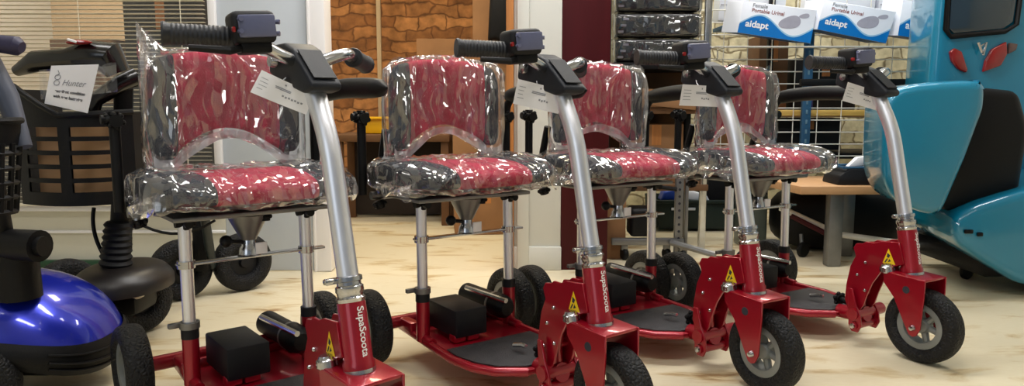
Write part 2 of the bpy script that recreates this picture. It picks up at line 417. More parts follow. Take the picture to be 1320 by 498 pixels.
def seat_point(u, a, off=0.0, wr=None):
    au = abs(u)
    rnd = (1-max(0, (au-.45)/.55)**3.2)**.5 if au < 1 else 0.0
    hx = .168*(.42+.58*rnd); cx = .105
    hz = .027*(.55+.45*rnd)
    cz = .503 + .006*au**2
    hx += off; hz += off*.8
    ca, sa = math.cos(a), math.sin(a)
    x = cx + hx*math.copysign(abs(ca)**.6, ca); z = cz + hz*math.copysign(abs(sa)**.65, sa)
    if sa > 0: z += .010*(1-((x-cx)/max(hx, .01))**2)
    if x > .2: z -= .35*(x-.2)**2*4*.3
    y = u*(.212+off)
    p = Vector((x, y, z))
    if wr is not None:
        q = Vector((y*11+wr, x*9+z*14, wr*2))
        n1 = noise.noise(q + Vector((noise.noise(q*.8)*1.1, 0, 0)))
        ridge = max(0, 1-abs(n1)*3.0)**2
        n2 = noise.noise(Vector((y*28+x*18, z*40+x*20, wr)))
        dz = math.copysign(1, sa); dx = math.copysign(1, ca)
        p.z += dz*(ridge*.006+n2*.004)*abs(sa)**.5; p.x += dx*(ridge*.010+n2*.005)*abs(ca)**.5
        if au > .8: p.z -= (au-.8)*.06
    return p
def ring_surf(mb, fn, u0, u1, nu, na, cap0=False, cap1=False):
    vs = []; 
    for i in range(nu+1):
        u = u0+(u1-u0)*i/nu
        for j in range(na): vs.append(fn(u, 2*PI*j/na))
    fs = [(i*na+j, i*na+(j+1) % na, (i+1)*na+(j+1) % na, (i+1)*na+j) for i in range(nu) for j in range(na)]
    if cap0: fs.append(tuple(range(na)))
    if cap1: fs.append(tuple(nu*na+j for j in range(na)))
    mb._add(vs, fs); return mb

def star_knob(mb, c, axis, r=.017):
    ax = Vector(axis).normalized(); x = ax.orthogonal().normalized(); y = ax.cross(x); c = Vector(c)
    mb.cyl(c-ax*.008, c+ax*.010, r*.75, 14)
    for k in range(6):
        a = 2*PI*k/6; mb.ball(c+(x*math.cos(a)+y*math.sin(a))*r*.8, r*.36, 8)
    return mb
PIV = Vector((.65, 0, .242))
def make_scooter(label):
    R = thing('mobility_scooter', label, 'mobility scooter', group='row of red mobility scooters wrapped in plastic')
    # chassis
    f = MB()
    f.cyl((0, -.205, .1), (0, .205, .1), .017)
    plan = [(-.03, -.125), (.29, -.142), (.36, -.128), (.41, -.10), (.455, -.04), (.455, .04), (.41, .10), (.36, .128), (.29, .142), (-.03, .125)]
    f.prism(plan, lambda u, v: (u, v, .066), (0, 0, .014), .003)
    for s in (-1, 1):
        f.tube([(-.03, s*.128, .083), (.29, s*.144, .078), (.36, s*.13, .076), (.41, s*.102, .076), (.455, s*.04, .076)], .011, 10)
        f.box((.19, s*.02-.05, .092), (.03, .035, .02), bevel=.004)
        f.box((.03, s*.13, .098), (.09, .03, .03), bevel=.006)
    f.tube([(.44, 0, .078), (.50, 0, .082), (.53, 0, .09)], [.02, .022, .022], 12)
    f.box((.0, 0, .085), (.06, .22, .03), bevel=.005)
    frame = build('frame', f, RED, R)
    m = MB().prism([(.235, -.128), (.29, -.13), (.355, -.116), (.40, -.09), (.44, -.035), (.44, .035), (.40, .09), (.355, .116), (.29, .13), (.235, .128)], lambda u, v: (u, v, .0805), (0, 0, .005), .0015)
    build('foot_mat', m, MAT_, R)
    for s in (-1, 1): wheel(R, 'rear_wheel', (0, s*.228, .1), (0, s, 0), .1, .056)
    # seat posts and sockets
    for s in (-1, 1):
        x0 = .126
        build('post_socket', MB().cyl((x0, s*.135, .08), (x0, s*.135, .186), .0175).cyl((x0-.01, s*.135, .088), (x0+.05, s*.135, .085), .012), RED, R)
        build('post_sleeve', MB().cyl((x0, s*.135, .184), (x0, s*.135, .206), .0185), BLACKM, R)
        p = build('seat_post', MB().cyl((x0, s*.135, .20), (x0-.004, s*.134, .445), .0135), CHROME, R)
        if s < 0:
            c = MB().lathe([(.0145, -.007), (.021, -.007), (.021, .007), (.0145, .007)], (x0, s*.135, .213), (0, 0, 1), 24, True)
            c.box((x0-.012, s*.135-.026, .213), (.012, .03, .011), bevel=.002)
            build('post_clamp', c, GREYM, p)
        b = MB().box((x0, s*.134, .437), (.03, .012, .03), bevel=.003); b.cyl((x0+.02, s*.134, .437), (x0+.035, s*.134, .437), .009)
        b.cyl((x0, s*.134+.02, .437), (x0, s*.134-.02, .437), .010)
        build('post_bracket', b, BLACK, p)
    build('cross_bar', MB().box((.124, .012, .346), (.022, .334, .006), bevel=.002).cyl((.124, -.135, .338), (.124, -.135, .354), .0185).cyl((.124, .135, .338), (.124, .135, .354), .0185), STEEL, R)
    # battery and motor
    build('battery_box', MB().box((.131, -.038, .131), (.155, .094, .072), bevel=.005), BLACKM, R)
    mo = MB(); mo.cyl((-.02, .088, .14), (.125, .092, .14), .030, 24)
    mot = build('motor', mo, BLACK, R)
    build('motor_cap', MB().lathe([(.0, .06), (.02, .058), (.029, .045), (.0325, .03), (.0325, 0), (.0, 0)], (.125, .092, .14), (1, .02, 0), 24), BLACK, mot)
    build('motor_band', MB().lathe([(.0305, -.004), (.0335, -.004), (.0335, .004), (.0305, .004)], (.12, .092, .14), (1, .02, 0), 24, True), GREYM, mot)
    build('motor_rail', MB().tube([(.03, .055, .172), (.20, .075, .168)], .007, 8), STEEL, R)
    # folding neck
    prof = [(.505, .098), (.487, .10), (.476, .125), (.478, .17), (.488, .225), (.503, .258), (.494, .280), (.502, .294), (.522, .297), (.532, .304), (.555, .304), (.575, .312), (.628, .318), (.645, .26), (.607, .246), (.580, .226), (.558, .19), (.543, .150), (.534, .118), (.522, .10)]
    for s in (-1, 1):
        pl = build('neck_plate', MB().prism(prof, lambda u, v: (u, s*.026-.003, v), (0, .006, 0), .001, 1), RED, R)
        for bx_, bz_ in ((.500, .15), (.512, .205), (.535, .245), (.538, .165)):
            build('bolt', MB().lathe([(0, .0055), (.003, .005), (.0045, .003), (.0045, 0)], (bx_, s*.029, bz_), (0, s, 0), 10), STEEL, pl)
        q = MB(); q._add([(.585, s*.0297, .254), (.622, s*.0297, .254), (.600, s*.0297, .296)], [(0, 1, 2)])
        sk = build('warning_sticker', q, YEL, pl); sk['label'] = 'yellow warning triangle'
        q = MB(); y_ = s*.0300
        q._add([(.598, y_, .284), (.606, y_, .278), (.602, y_, .270), (.609, y_, .262), (.600, y_, .258), (.604, y_, .268), (.596, y_, .272)], [(0, 1, 2, 6), (2, 3, 4, 5)])
        q._add([(.590, y_, .2565), (.594, y_, .2565), (.600, y_, .267), (.597, y_, .269)], [(0, 1, 2, 3)])
        build('sticker_symbol', q, INKD, sk)
    sp = MB()
    for bx_, bz_ in ((.51, .15), (.525, .22), (.55, .275), (.60, .29)): sp.cyl((bx_, -.026, bz_), (bx_, .026, bz_), .010, 10)
    sp.tube([(.505, 0, .08), (.50, 0, .14), (.515, 0, .21), (.55, 0, .265), (.62, 0, .285)], .019, 10)
    build('neck_spine', sp, RED, R)
    hg = MB(); hg.cyl((.515, -.05, .092), (.515, .085, .092), .017); hg.cyl((.520, -.05, .060), (.520, .06, .060), .012)
    for s in (-1, 1): hg.prism([(.502, .06), (.498, .12), (.494, .165), (.508, .165), (.522, .12), (.538, .09), (.542, .062), (.532, .042), (.512, .042)], lambda u, v: (u, s*.042-.003, v), (0, .006, 0), .001, 1)
    h = build('hinge', hg, RED, R)
    build('hinge_bolt', MB().lathe([(0, .006), (.007, .005), (.008, 0)], (.520, -.05, .060), (0, -1, 0), 10), STEEL, h)
    k = build('release_knob', star_knob(MB(), (.425, .02, .108), (1, -.3, 0), .019).cyl((.425, .02, .108), (.48, .004, .105), .008), BLACK, R)
    build('release_pin', MB().tube([(.335, .005, .098), (.36, .01, .104), (.375, .012, .104)], .006, 8), STEEL, k)
    # steering: everything turns about PIV
    ax = (Vector((.63, 0, .349))-PIV).normalized()
    tube = build('steering_tube', MB().lathe([(.0, -.005), (.028, -.005), (.028, .006), (.0255, .010), (.0245, .107), (.0235, .110), (0, .110)], PIV, ax, 32), RED, R, PIV)
    e1 = Vector((ax.z, 0, -ax.x)); e2 = ax.cross(e1)
    def wrap(x, y):
        th = y/.0252 + .06
        return PIV + ax*(.059-x) + (e1*math.cos(th)+e2*math.sin(th))*.0256
    le = build('lettering', text_geo(MB(), 'SupaScoota', .0185, wrap, bold=.0003), WHITE, tube); le['label'] = 'white SupaScoota lettering'
    build('tube_ring', MB().lathe([(.020, -.012), (.029, -.012), (.029, -.005), (.020, -.005)], PIV, ax, 28, True), STEEL, tube)
    co = MB(); t0 = PIV+ax*.110
    co.lathe([(.0, 0), (.024, 0), (.0255, .006), (.0225, .009), (.0225, .015), (.0245, .018), (.0245, .026), (.021, .029), (.021, .034), (.024, .036), (.024, .043), (.0195, .045), (0, .045)], t0, ax, 28)
    co.box(t0+ax*.038+Vector((-.006, -.03, 0)), (.014, .026, .010), bevel=.003)
    build('stem_collar', co, STEEL, R, PIV)
    A = t0+ax*.03; Bp = Vector((.571, 0, .62)); Ct = Vector((.515, 0, .728))
    d1 = (Bp-A).normalized(); d2 = (Ct-Bp).normalized()
    st = MB().tube([A, A.lerp(Bp, .5)] + bez(Bp-d1*.045, Bp, Bp+d2*.045, 8)+[Ct], .0185, 20)
    build('stem', st, CHROME, R, PIV)
    # fork
    fk = MB()
    fk.prism([(.595, -.047), (.715, -.047), (.715, .047), (.595, .047)], lambda u, v: (u, v, .236-(u-.65)*.05), (0, 0, -.007), .002)
    side = [(.600, .236), (.717, .232), (.717, .185), (.712, .10), (.702, .080), (.692, .076), (.682, .080), (.668, .105), (.635, .17), (.604, .205)]
    for s in (-1, 1): fk.prism(side, lambda u, v: (u, s*.047-.0025, v), (0, .005, 0), .001, 1)
    fko = build('fork', fk, RED, R, PIV)
    for s in (-1, 1):
        build('fork_hole', MB().lathe([(0, .0005), (.0095, .0005), (.0105, -.001)], (.668, s*.0497, .198), (0, s, 0), 18), INKD, fko)
        build('axle_nut', MB().lathe([(0, .009), (.006, .008), (.008, .003), (.009, 0)], (.692, s*.0495, .1), (0, s, 0), 12), STEEL, fko)
    be = MB().lathe([(0, .024), (.012, .023), (.014, .018), (.018, .015), (.019, .004), (.016, 0), (0, 0)], (.604, -.036, .232), (-.1, -.1, 1), 20)
    build('neck_bearing', be, STEEL, R)
    wheel(R, 'front_wheel', (.692, 0, .1), (0, -1, 0), .1, .058, PIV)
    # console, bars
    ds = MB().prism([(.405, .745), (.41, .785), (.43, .796), (.470, .797), (.500, .785), (.570, .722), (.566, .711), (.535, .706), (.50, .715), (.45, .725)], lambda u, v: (u, -.030, v), (0, .060, 0), .006, 3)
    dso = build('console', ds, DASH, R, PIV)
    fc = MB().prism([(.506, .782), (.563, .731), (.565, .733), (.508, .784)], lambda u, v: (u, -.022, v), (0, .044, 0), .0006, 1)
    build('display_panel', fc, BLACKM, dso)
    build('lock_barrel', MB().lathe([(.0, .012), (.010, .011), (.012, 0)], (.44, -.033, .765), (0, -1, 0), 14).box((.46, -.037, .78), (.03, .01, .012), bevel=.003), STEEL, dso)
    near = bez((.50, -.03, .765), (.52, -.075, .775), (.515, -.105, .795), 6) + [Vector((.497, -.15, .797))]
    far = bez((.50, .03, .765), (.50, .085, .785), (.465, .105, .782), 6) + [Vector((.43, .135, .778))]
    build('handlebar', MB().tube(near, .0115, 12).tube(far, .0115, 12), STEEL, R, PIV)
    gdir = Vector((-.028, -.10, .003))
    def grip(p0, p1):
        g = MB(); n = 16; pts = []; rs = []
        for i in range(n*2+1):
            t = i/(n*2); pts.append(Vector(p0).lerp(Vector(p1), t)); rs.append(.0165+(.0012 if i % 2 else 0)+(.002 if t > .93 or t < .06 else 0))
        g.tube(pts, rs, 16); return g
    build('grip', grip((.512, -.135, .797), (.478, -.238, .799)), BRICKLE, R, PIV)
    build('grip', grip((.44, .128, .779), (.345, .215, .772)), BRICKLE, R, PIV)
    rt = Matrix.Rotation(-.2, 4, 'Z') @ Matrix.Rotation(.08, 4, 'X')
    bx = MB().box((.525, -.112, .812), (.062, .07, .052), rt, .010, 3)
    bxo = build('throttle_box', bx, BLACKM, R, PIV)
    bx2 = MB().box((.525, -.108, .780), (.05, .05, .02), rt, .005); build('throttle_clamp', bx2, BLACK, bxo)
    b3 = MB().box((.559, -.116, .813), (.008, .058, .036), rt, .003)
    for zz in (.803, .822):
        b3.cyl((.556, -.083, zz), (.560, -.078, zz), .004, 8); b3.cyl((.552, -.142, zz), (.562, -.143, zz), .004, 8)
    build('throttle_face', b3, LILAC, bxo)
    build('rocker_switch', MB().box((.545, -.149, .806), (.012, .006, .010), rt, .003), REDL, bxo)
    br = MB().tube([(.535, -.13, .778), (.552, -.16, .772), (.53, -.215, .775)], [.006, .007, .005], 8)
    build('brake_lever', br, BLACK, R, PIV)
    # seat
    pl = MB().box((.065, 0, .450), (.23, .34, .010), bevel=.003)
    for s in (-1, 1): pl.cyl((.01, -.22, .452), (.01, .22, .452), .011, 10)
    plt = build('seat_plate', pl, GREYM, R)
    mt = MB(); mt.lathe([(.045, .442), (.043, .436), (.022, .395), (.017, .385), (0, .385)], (.124, 0, 0), (0, 0, 1), 18)
    mto = build('swivel_bracket', mt, GREYM, R)
    build('swivel_nut', MB().lathe([(0, .392), (.014, .39), (.016, .372), (.02, .366), (.022, .352), (.026, .349), (0, .349)], (.124, 0, 0), (0, 0, 1), 14), STEEL, mto)
    build('swivel_lever', MB().cyl((.124, -.012, .38), (.13, -.045, .386), .005, 8).ball((.131, -.052, .387), .014, 12), BLACK, mto)
    build('paper_label', MB().box((.142, .022, .365), (.004, .026, .026), bevel=.0005), PAPER, mto)
    build('clamp_knob', star_knob(MB(), (.02, -.2, .430), (0, .3, -1), .018), BLACK, plt)
    build('clamp_knob', star_knob(MB(), (.02, .2, .430), (0, .3, -1), .018), BLACK, plt)
    build('clamp_knob', star_knob(MB(), (.15, .03, .438), (0, 0, -1), .015), BLACK, plt)
    seat = MB(); F = lambda u, a: seat_point(u, a)
    ring_surf(seat, F, -1, -.50, 14, 28, True, True); ring_surf(seat, F, .50, 1, 14, 28, True, True)
    so = build('seat_cushion', seat, FABK, R, angle=60)
    cp = build('seat_panel', ring_surf(MB(), lambda u, a: seat_point(u, a, .001), -.50, .50, 16, 28, True, True), FARD, so, angle=60); cp['label'] = 'red middle panel of the seat'
    bk = MB(); F = lambda u, a: back_point(u, a)
    ring_surf(bk, F, -1, -.68, 14, 28, True, True); ring_surf(bk, F, .68, 1, 14, 28, True, True)
    bo = build('backrest', bk, FABK, R, angle=60)
    cp = build('backrest_panel', ring_surf(MB(), lambda u, a: back_point(u, a, .001), -.68, .68, 26, 28, True, True), FARD, bo, angle=60); cp['label'] = 'red middle panel of the backrest'
    for s in (-1, 1):
        hb = MB().tube([(.0, s*.15, .452), (-.05, s*.155, .47), (-.052, s*.158, .54), (-.025, s*.158, .62)], .011, 8).cyl((-.05, s*.145, .5), (-.05, s*.175, .5), .02, 14)
        build('backrest_hinge', hb, BLACK, R)
    arm = MB().tube([(-.02, .229, .452), (-.02, .229, .64)] + bez((-.02, .229, .66), (-.02, .229, .70), (.02, .232, .71), 6), .0115, 12)
    ao = build('armrest', arm, BLACK, R)
    pts = []; rs = []
    for i in range(15):
        t = i/14; pts.append(Vector((-.035+.335*t, .232+.03*t, .708+.022*math.sin(min(1, t*1.6)*PI/2)-.006*t))); rs.append(.021*(1-abs(2*t-1)**7)**.5+.003)
    build('arm_pad', MB().tube(pts, rs, 12), BLACK, ao)
    build('arm_knob', star_knob(MB(), (-.005, .229, .652), (1, 0, 0), .016), BLACK, ao)
    ap = build('arm_post', MB().cyl((-.02, -.229, .452), (-.02, -.229, .672), .0115), BLACK, R)
    build('arm_knob', star_knob(star_knob(MB(), (-.005, -.229, .652), (1, 0, 0), .018), (-.02, -.245, .655), (0, -1, 0), .014), BLACK, ap)
    cb = MB().tube(bez((.5, .0, .71), (.60, .03, .55), (.615, .02, .40), 10), .003, 6)
    return R
def film_meshes(seed, flap):
    a = ring_surf(MB(), lambda u, t: back_point(u, t, .010, seed, .016, flap), -1.03, 1.03, 74, 72, True, True)
    b = ring_surf(MB(), lambda u, t: seat_point(u, t, .013, seed+5), -.999, .999, 70, 64, True, True)
    # loose tails of the bag at both ends of the seat
    for s in (-1, 1):
        b.surf(lambda u, v: (.03+.2*u+.01*math.sin(9*v+seed), s*(.205+.04*v*(1-.7*abs(2*u-1.1))), .503-.035*v+.012*math.sin(14*u+seed+6*v)), 18, 8)
    # creased collar of film standing up along the top edge
    a.surf(lambda u, v: back_point(-1.0+2.0*u, PI/2, .008, None, 0, flap)+Vector((.012*math.sin(17*u+seed)*v, 0, v*(.004+.012*max(0, noise.noise(Vector((u*7, seed, 0)))+.1)+(.03 if seed > 4 else .0)*max(0, (u-.86)/.14)))), 60, 3)
    return a, b
poses = [(-.6732, 1.7018, -.8887, .066), (-.1923, 1.9937, -.9562, .036), (.2582, 2.2731, -1.0382, -.007), (.7530, 2.4740, -1.0426, -.014)]
slabels = ['red mobility scooter at the left end of the row, nearest, beside the blue scooter',
           'red mobility scooter standing in front of the open doorway, second from left',
           'red mobility scooter in front of the maroon wall panel, third from left',
           'red mobility scooter at the right end of the row, beside the turquoise vehicle']
proto = make_scooter(slabels[0])
STEER = ('steering_tube', 'stem_collar', 'stem', 'fork', 'front_wheel', 'console', 'handlebar', 'grip', 'throttle_box', 'brake_lever')
scooters = [proto]
for i in range(1, 4): scooters.append(copy_tree(proto))
for i, (s, (x, y, th, st)) in enumerate(zip(scooters, poses)):
    s.location = (x, y, 0); s.rotation_euler = (0, 0, th); s['label'] = slabels[i]
    for ch in s.children:
        if ch.name.split('.')[0] in STEER: ch.rotation_euler = (0, 0, st)
    a, b = film_meshes(3.7*i+1.3, (.075, .0, .012, .02)[i])
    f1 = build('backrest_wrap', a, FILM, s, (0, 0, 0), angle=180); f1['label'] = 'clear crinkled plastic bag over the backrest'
    hm = MB().surf(lambda u, v: back_point(-.97+1.94*u, 1.5*PI, .006, None, .012)+Vector((.022+.006*math.sin(23*u+i*2), 0, .012-v*(.024+.006*math.sin(9*u+i)))), 60, 3)
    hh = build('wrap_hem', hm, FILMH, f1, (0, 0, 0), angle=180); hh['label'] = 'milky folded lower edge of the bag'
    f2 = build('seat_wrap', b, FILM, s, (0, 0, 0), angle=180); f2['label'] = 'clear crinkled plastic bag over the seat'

# price cards on the bars
cards = [[(-.444, 1.296, .748), (-.351, 1.290, .706), (-.367, 1.290, .669), (-.467, 1.296, .709)],
         [(.013, 1.572, .742), (.112, 1.566, .717), (.100, 1.566, .667), (.002, 1.572, .689)],
         [(.430, 1.836, .738), (.524, 1.830, .732), (.522, 1.830, .681), (.423, 1.836, .685)],
         [(.938, 2.036, .750), (1.034, 2.030, .717), (1.024, 2.030, .670), (.926, 2.036, .698)]]
clab = ['white price card hanging from the bars of the leftmost red scooter', 'white price card hanging from the bars of the second red scooter from left',
        'white price card hanging from the bars of the third red scooter from left', 'white price card hanging from the bars of the rightmost red scooter']
for i, c in enumerate(cards):
    c = [Vector(p) for p in c]
    def P(u, v, d=0.0, c=c):
        a = c[0].lerp(c[1], u); b = c[3].lerp(c[2], u)
        return a.lerp(b, v)+Vector((0, -d-.005*math.sin(PI*u)+.003*v, 0))
    th = wthing('price_card', clab[i], 'price card', tuple(c[3].lerp(c[2], .5)), 'price cards on the red scooters')
    m = MB(); m.surf(lambda u, v: P(u, v), 12, 4); m.surf(lambda u, v: P(u, v, -.0008), 12, 4)
    for (u0, v0, u1, v1) in ((0, 0, 1, 0), (0, 1, 1, 1)): m.surf(lambda u, v: P(u, v0, -.0008*v), 12, 1)
    build('card', m, PAPER, th)
    k = MB()
    def quad(u0, u1, v, h): k.surf(lambda a, b: P(u0+(u1-u0)*a, v+h*(b-.5), .0008), 8, 1)
    rr = random.Random(i+3)
    quad(.50, .53, .16, .07)
    for v in (.34, .40): quad(.34+rr.random()*.04, .64, v, .035)
    for q in range(4): quad(.06, .16+rr.random()*.1, .26+q*.15, .02)
    build('card_print', k, INK, th)
    k = MB()
    for q in range(7 if i == 0 else 4): quad(.52+q*.055, .52+q*.055+.035, .62+.02*(q % 2), .075)
    build('handwriting', k, INK, th)
    build('string', MB().tube([P(.42, .06), P(.40, -.12)+Vector((0, .02, 0)), P(.42, -.35)+Vector((0, .045, .004))], .0012, 6), PAPER, th)

# ------------------------------------------------------------------ left: blind, back-room things
bl = wthing('venetian_blind', 'ivory venetian blind hanging in the window on the left', 'blind', (-2.2, 2.93, .27))
m = MB(); z = .30; rr = random.Random(2)
while z < 1.50:
    m.box((-2.2+.0, 2.90, z), (1.98, .018, .0012), Matrix.Rotation(-.12+rr.uniform(-.05, .05), 4, 'X')); z += .0165
build('slats', m, SLAT, bl)
build('bottom_rail', MB().box((-2.2, 2.90, .285), (1.98, .02, .012), bevel=.003), SLAT, bl)
build('head_rail', MB().box((-2.2, 2.91, 1.52), (1.98, .03, .03), bevel=.004), SLAT, bl)
m = MB()
for x in (-2.75, -2.2, -1.70, -1.30): m.cyl((x, 2.889, .285), (x, 2.889, 1.51), .0018, 6)
build('ladder_cord', m, SLAT, bl)

def carton(name, label, c, s, rz=0, col=CARD, group=None, rx=0):
    o = wthing(name, label, 'box', (c[0], c[1], c[2]-s[2]/2), group)
    R_ = Matrix.Rotation(rz, 4, 'Z') @ Matrix.Rotation(rx, 4, 'X')
    build('box_body', MB().box(c, s, R_, .004), col, o)
    T = MB().box((0, 0, s[2]/2), (s[0]*.99, .045, .0016)); T.box((0, -s[1]/2, s[2]*.32), (.045, .0016, s[2]*.34))
    bmesh.ops.transform(T.bm, matrix=Matrix.Translation(c) @ R_, verts=T.bm.verts)
    build('packing_tape', T, OAK, o)
    return o
def cabinet(name, label, cat, c, s, m, mdoor):
    o = wthing(name, label, cat, (c[0], c[1], c[2]-s[2]/2))
    build('carcass', MB().box(c, s, None, .004), m, o)
    for k in (-1, 1):
        d = build('door', MB().box((c[0]+k*s[0]/4, c[1]-s[1]/2-.008, c[2]), (s[0]/2-.01, .016, s[2]-.03), None, .003), mdoor, o)
        build('handle', MB().tube([(c[0]+k*.03, c[1]-s[1]/2-.018, c[2]-.05), (c[0]+k*.03, c[1]-s[1]/2-.035, c[2]-.03), (c[0]+k*.03, c[1]-s[1]/2-.035, c[2]+.03), (c[0]+k*.03, c[1]-s[1]/2-.018, c[2]+.05)], .005, 6), STEEL, d)
    return o
cabinet('backdrop_cabinet', 'dark cabinet added behind the blind on the left as a backdrop', 'cabinet', (-2.2, 3.75, .345), (1.9, .4, .69), mat('backdrop_dark_wood', (26, 26, 26), .6, 0, .2, 8), mat('backdrop_dark_door', (22, 25, 26), .55, 0, .2, 8))  # near-black cabinet added so the lower window is dark behind the slats
carton('cardboard_box', 'brown cardboard box on the dark cabinet behind the blind', (-2.12, 3.75, .85), (.30, .3, .32))
carton('cardboard_box', 'dark box standing beside the brown carton behind the blind', (-1.72, 3.75, .97), (.36, .3, .56), 0, BLACKM)

# doorway room
th = wthing('board_stack', 'large flattened cardboard sheets leaning against the stone wall', 'cardboard', (-.33, 4.6, 0))
for k, (x0, x1, zt, y) in enumerate([(-.60, -.10, 1.10, 4.62), (-.44, -.05, 1.02, 4.55), (-.24, .04, 1.40, 4.50)]):
    build('sheet', MB().box(((x0+x1)/2, y, zt/2), (x1-x0, .03, zt), Matrix.Rotation(.03*k, 4, 'Z'), .003), CARD, th)
carton('cardboard_box', 'brown cardboard carton on the back room floor under the second scooter seat', (-.15, 3.95, .13), (.34, .34, .26), .1)
carton('cardboard_box', 'brown carton on top of the stack behind the second backrest', (-.14, 4.05, .43), (.34, .34, .34), -.06, CARD)
th = wthing('work_bench', 'dark low bench in the back room behind the second backrest', 'bench', (-.68, 4.25, 0))
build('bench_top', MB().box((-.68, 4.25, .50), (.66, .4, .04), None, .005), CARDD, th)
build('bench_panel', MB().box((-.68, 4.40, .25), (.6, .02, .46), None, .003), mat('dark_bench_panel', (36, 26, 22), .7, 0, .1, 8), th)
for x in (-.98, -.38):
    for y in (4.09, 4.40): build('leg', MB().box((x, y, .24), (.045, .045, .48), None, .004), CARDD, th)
th = wthing('tool_tray', 'bright yellow plastic tray on the bench in the doorway', 'tray', (-.75, 4.16, .52))
build('tray', MB().prism([(-.10, -.07), (.10, -.07), (.12, .02), (-.12, .02)], lambda u, v: (-.75+u, 4.16, .592+v), (0, .2, 0), .008), YELP, th)
build('tray_lip', MB().box((-.75, 4.155, .612), (.26, .03, .014), None, .004), YELP, th)
th = tag(build('black_coat', MB().prism([(-.145, 1.06), (-.10, 1.08), (-.06, 1.05), (-.01, 1.10), (.02, 1.5), (-.12, 1.5)], XZ(4.36), (0, .1, 0), .02, 3), BLACK), 'black coat hanging high in the doorway at its right side', 'coat')
m = MB().box((-.93, 5.14, 1.25), (.03, .03, 2.5), None, .004)
struct('trim_5', m, BEIGE)
th = wthing('floor_platform', 'grey low step along the back room floor behind the first scooter', 'step', (-1.1, 4.6, 0))
build('step_board', MB().box((-.95, 4.72, .055), (1.0, .5, .11), None, .006), GREYM, th)
build('step_edge', MB().box((-.95, 4.465, .10), (1.0, .014, .02), None, .003), STEEL, th)

# ------------------------------------------------------------------ left: black and blue scooters
def dark_wheel(parent, c, axis, r, w, rimm=BLACKM):
    c = Vector(c); h = w/2
    s = [(r-.03+.03*math.copysign(abs(math.cos(a))**.75, math.cos(a)), h*math.copysign(abs(math.sin(a))**.7, math.sin(a))) for a in [2*PI*i/20 for i in range(21)]]
    t = build('wheel', MB().lathe(s, c, axis, 40), TYRE, parent)
    build('wheel_hub', MB().lathe([(0, h*.75), (.018, h*.72), (.022, h*.4), (r-.045, h*.3), (r-.032, h*.65), (r-.026, h*.6), (r-.026, -h*.6), (0, -h*.6)], c, axis, 30), rimm, t)
    return t
T = wthing('travel_scooter', 'black travel scooter with slotted front basket at the far left', 'mobility scooter', (-1.1, 2.0, 0))
# basket: curved slotted front
def bask(u, zz):
    x = -1.30+.285*u; y = 1.90-.05*math.sin(PI*u)+.10*max(0, u-.8)*2
    return Vector((x, y, zz))
B = MB(); NU, rows = 40, []
zt = lambda u: .735-.075*min(1, u/.5)+.02*max(0, u-.6)
def panel(u0, u1, z0, z1, th=.008):
    B.surf(lambda a, b: bask(u0+(u1-u0)*a, (z0 if not callable(z0) else z0(u0+(u1-u0)*a))*(1-b)+(z1 if not callable(z1) else z1(u0+(u1-u0)*a))*b), 12, 1)
    B.surf(lambda a, b: bask(u0+(u1-u0)*a, (z0 if not callable(z0) else z0(u0+(u1-u0)*a))*(1-b)+(z1 if not callable(z1) else z1(u0+(u1-u0)*a))*b)+Vector((0, th, 0)), 12, 1)
cols = [(.12, .48), (.58, .90)]
panel(0, 1, .640, zt); panel(0, 1, .425, .460)
for u0, u1 in ((0, .12), (.48, .58), (.90, 1)): panel(u0, u1, .460, .640)
for k in range(1, 6):
    for u0, u1 in cols: panel(u0, u1, .460+.036*k-.0105, .460+.036*k+.001)
B.surf(lambda a, b: bask(a, .427)+Vector((0, .2*b, 0)), 12, 2)
B.surf(lambda a, b: bask(0, .427+.30*a)+Vector((0, .2*b, 0)), 2, 2)
B.surf(lambda a, b: bask(1, .427+.24*a)+Vector((0, .2*b, 0)), 2, 2)
B.tube([bask(i/20, zt(i/20)) for i in range(21)], .008, 8)
bk = build('basket', B, BLACK, T)
build('slot_backing', MB().prism([(-1.27, .435), (-1.04, .435), (-1.04, .635), (-1.27, .64)], XZ(1.93), (0, .012, 0)), mat('brown_backing', (196, 154, 112), .8, 0, .1, 8), bk)  # panel added for the brown background that shows through the slots
c = MB().tube([(-1.31, 1.93, .775), (-1.25, 1.92, .800), (-1.16, 1.91, .805), (-1.10, 1.91, .815), (-1.05, 1.91, .81), (-1.035, 1.92, .77)], [.014, .028, .028, .040, .045, .03], 14)
co = build('console', c, BLACKG, T)
build('red_highlight', MB().ball((-1.105, 1.872, .845), (.035, .014, .007), 14), REDL, co)  # red highlight on the console hump, modelled as a solid shape
build('console_glint', MB().box((-1.115, 1.862, .848), (.026, .008, .006), Matrix.Rotation(.3, 4, 'Y'), .002), WHITE, co)  # white bar painted in as the glint on the console hump
build('control_arm', MB().tube([(-1.03, 2.0, .764), (-1.06, 1.97, .742), (-1.11, 1.94, .70), (-1.12, 1.94, .66)], [.026, .024, .02, .016], 12), BLACKG, T)
build('control_arm', MB().tube([(-1.02, 2.03, .76), (-1.02, 2.03, .50), (-1.06, 2.06, .42)], .012, 10), BLACK, T)
build('tiller', MB().tube([(-1.06, 1.99, .74), (-1.10, 2.02, .44), (-1.12, 2.03, .27)], [.024, .026, .03], 14), BLACK, T)
bo = MB(); 
pts = [Vector((-1.105, 2.0, .36)).lerp(Vector((-1.12, 2.0, .235)), i/14) for i in range(15)]
bo.tube(pts, [.030+(.006 if i % 2 else 0)+.0006*i for i in range(15)], 16)
build('rubber_boot', bo, BLACKM, T)
dk = MB().surf(lambda u, v: (-1.115+.125*v**.5*math.cos(2*PI*u), 2.03+.16*v**.5*math.sin(2*PI*u), .235-.045*v**3), 36, 8, cu=True)
dk.surf(lambda u, v: (-1.115+.125*math.cos(2*PI*u), 2.03+.16*math.sin(2*PI*u), .19-.025*v), 36, 1, cu=True)
build('deck_cover', dk, mat('charcoal_brown_cover', (30, 26, 25), .4, 0, .1, 10), T)
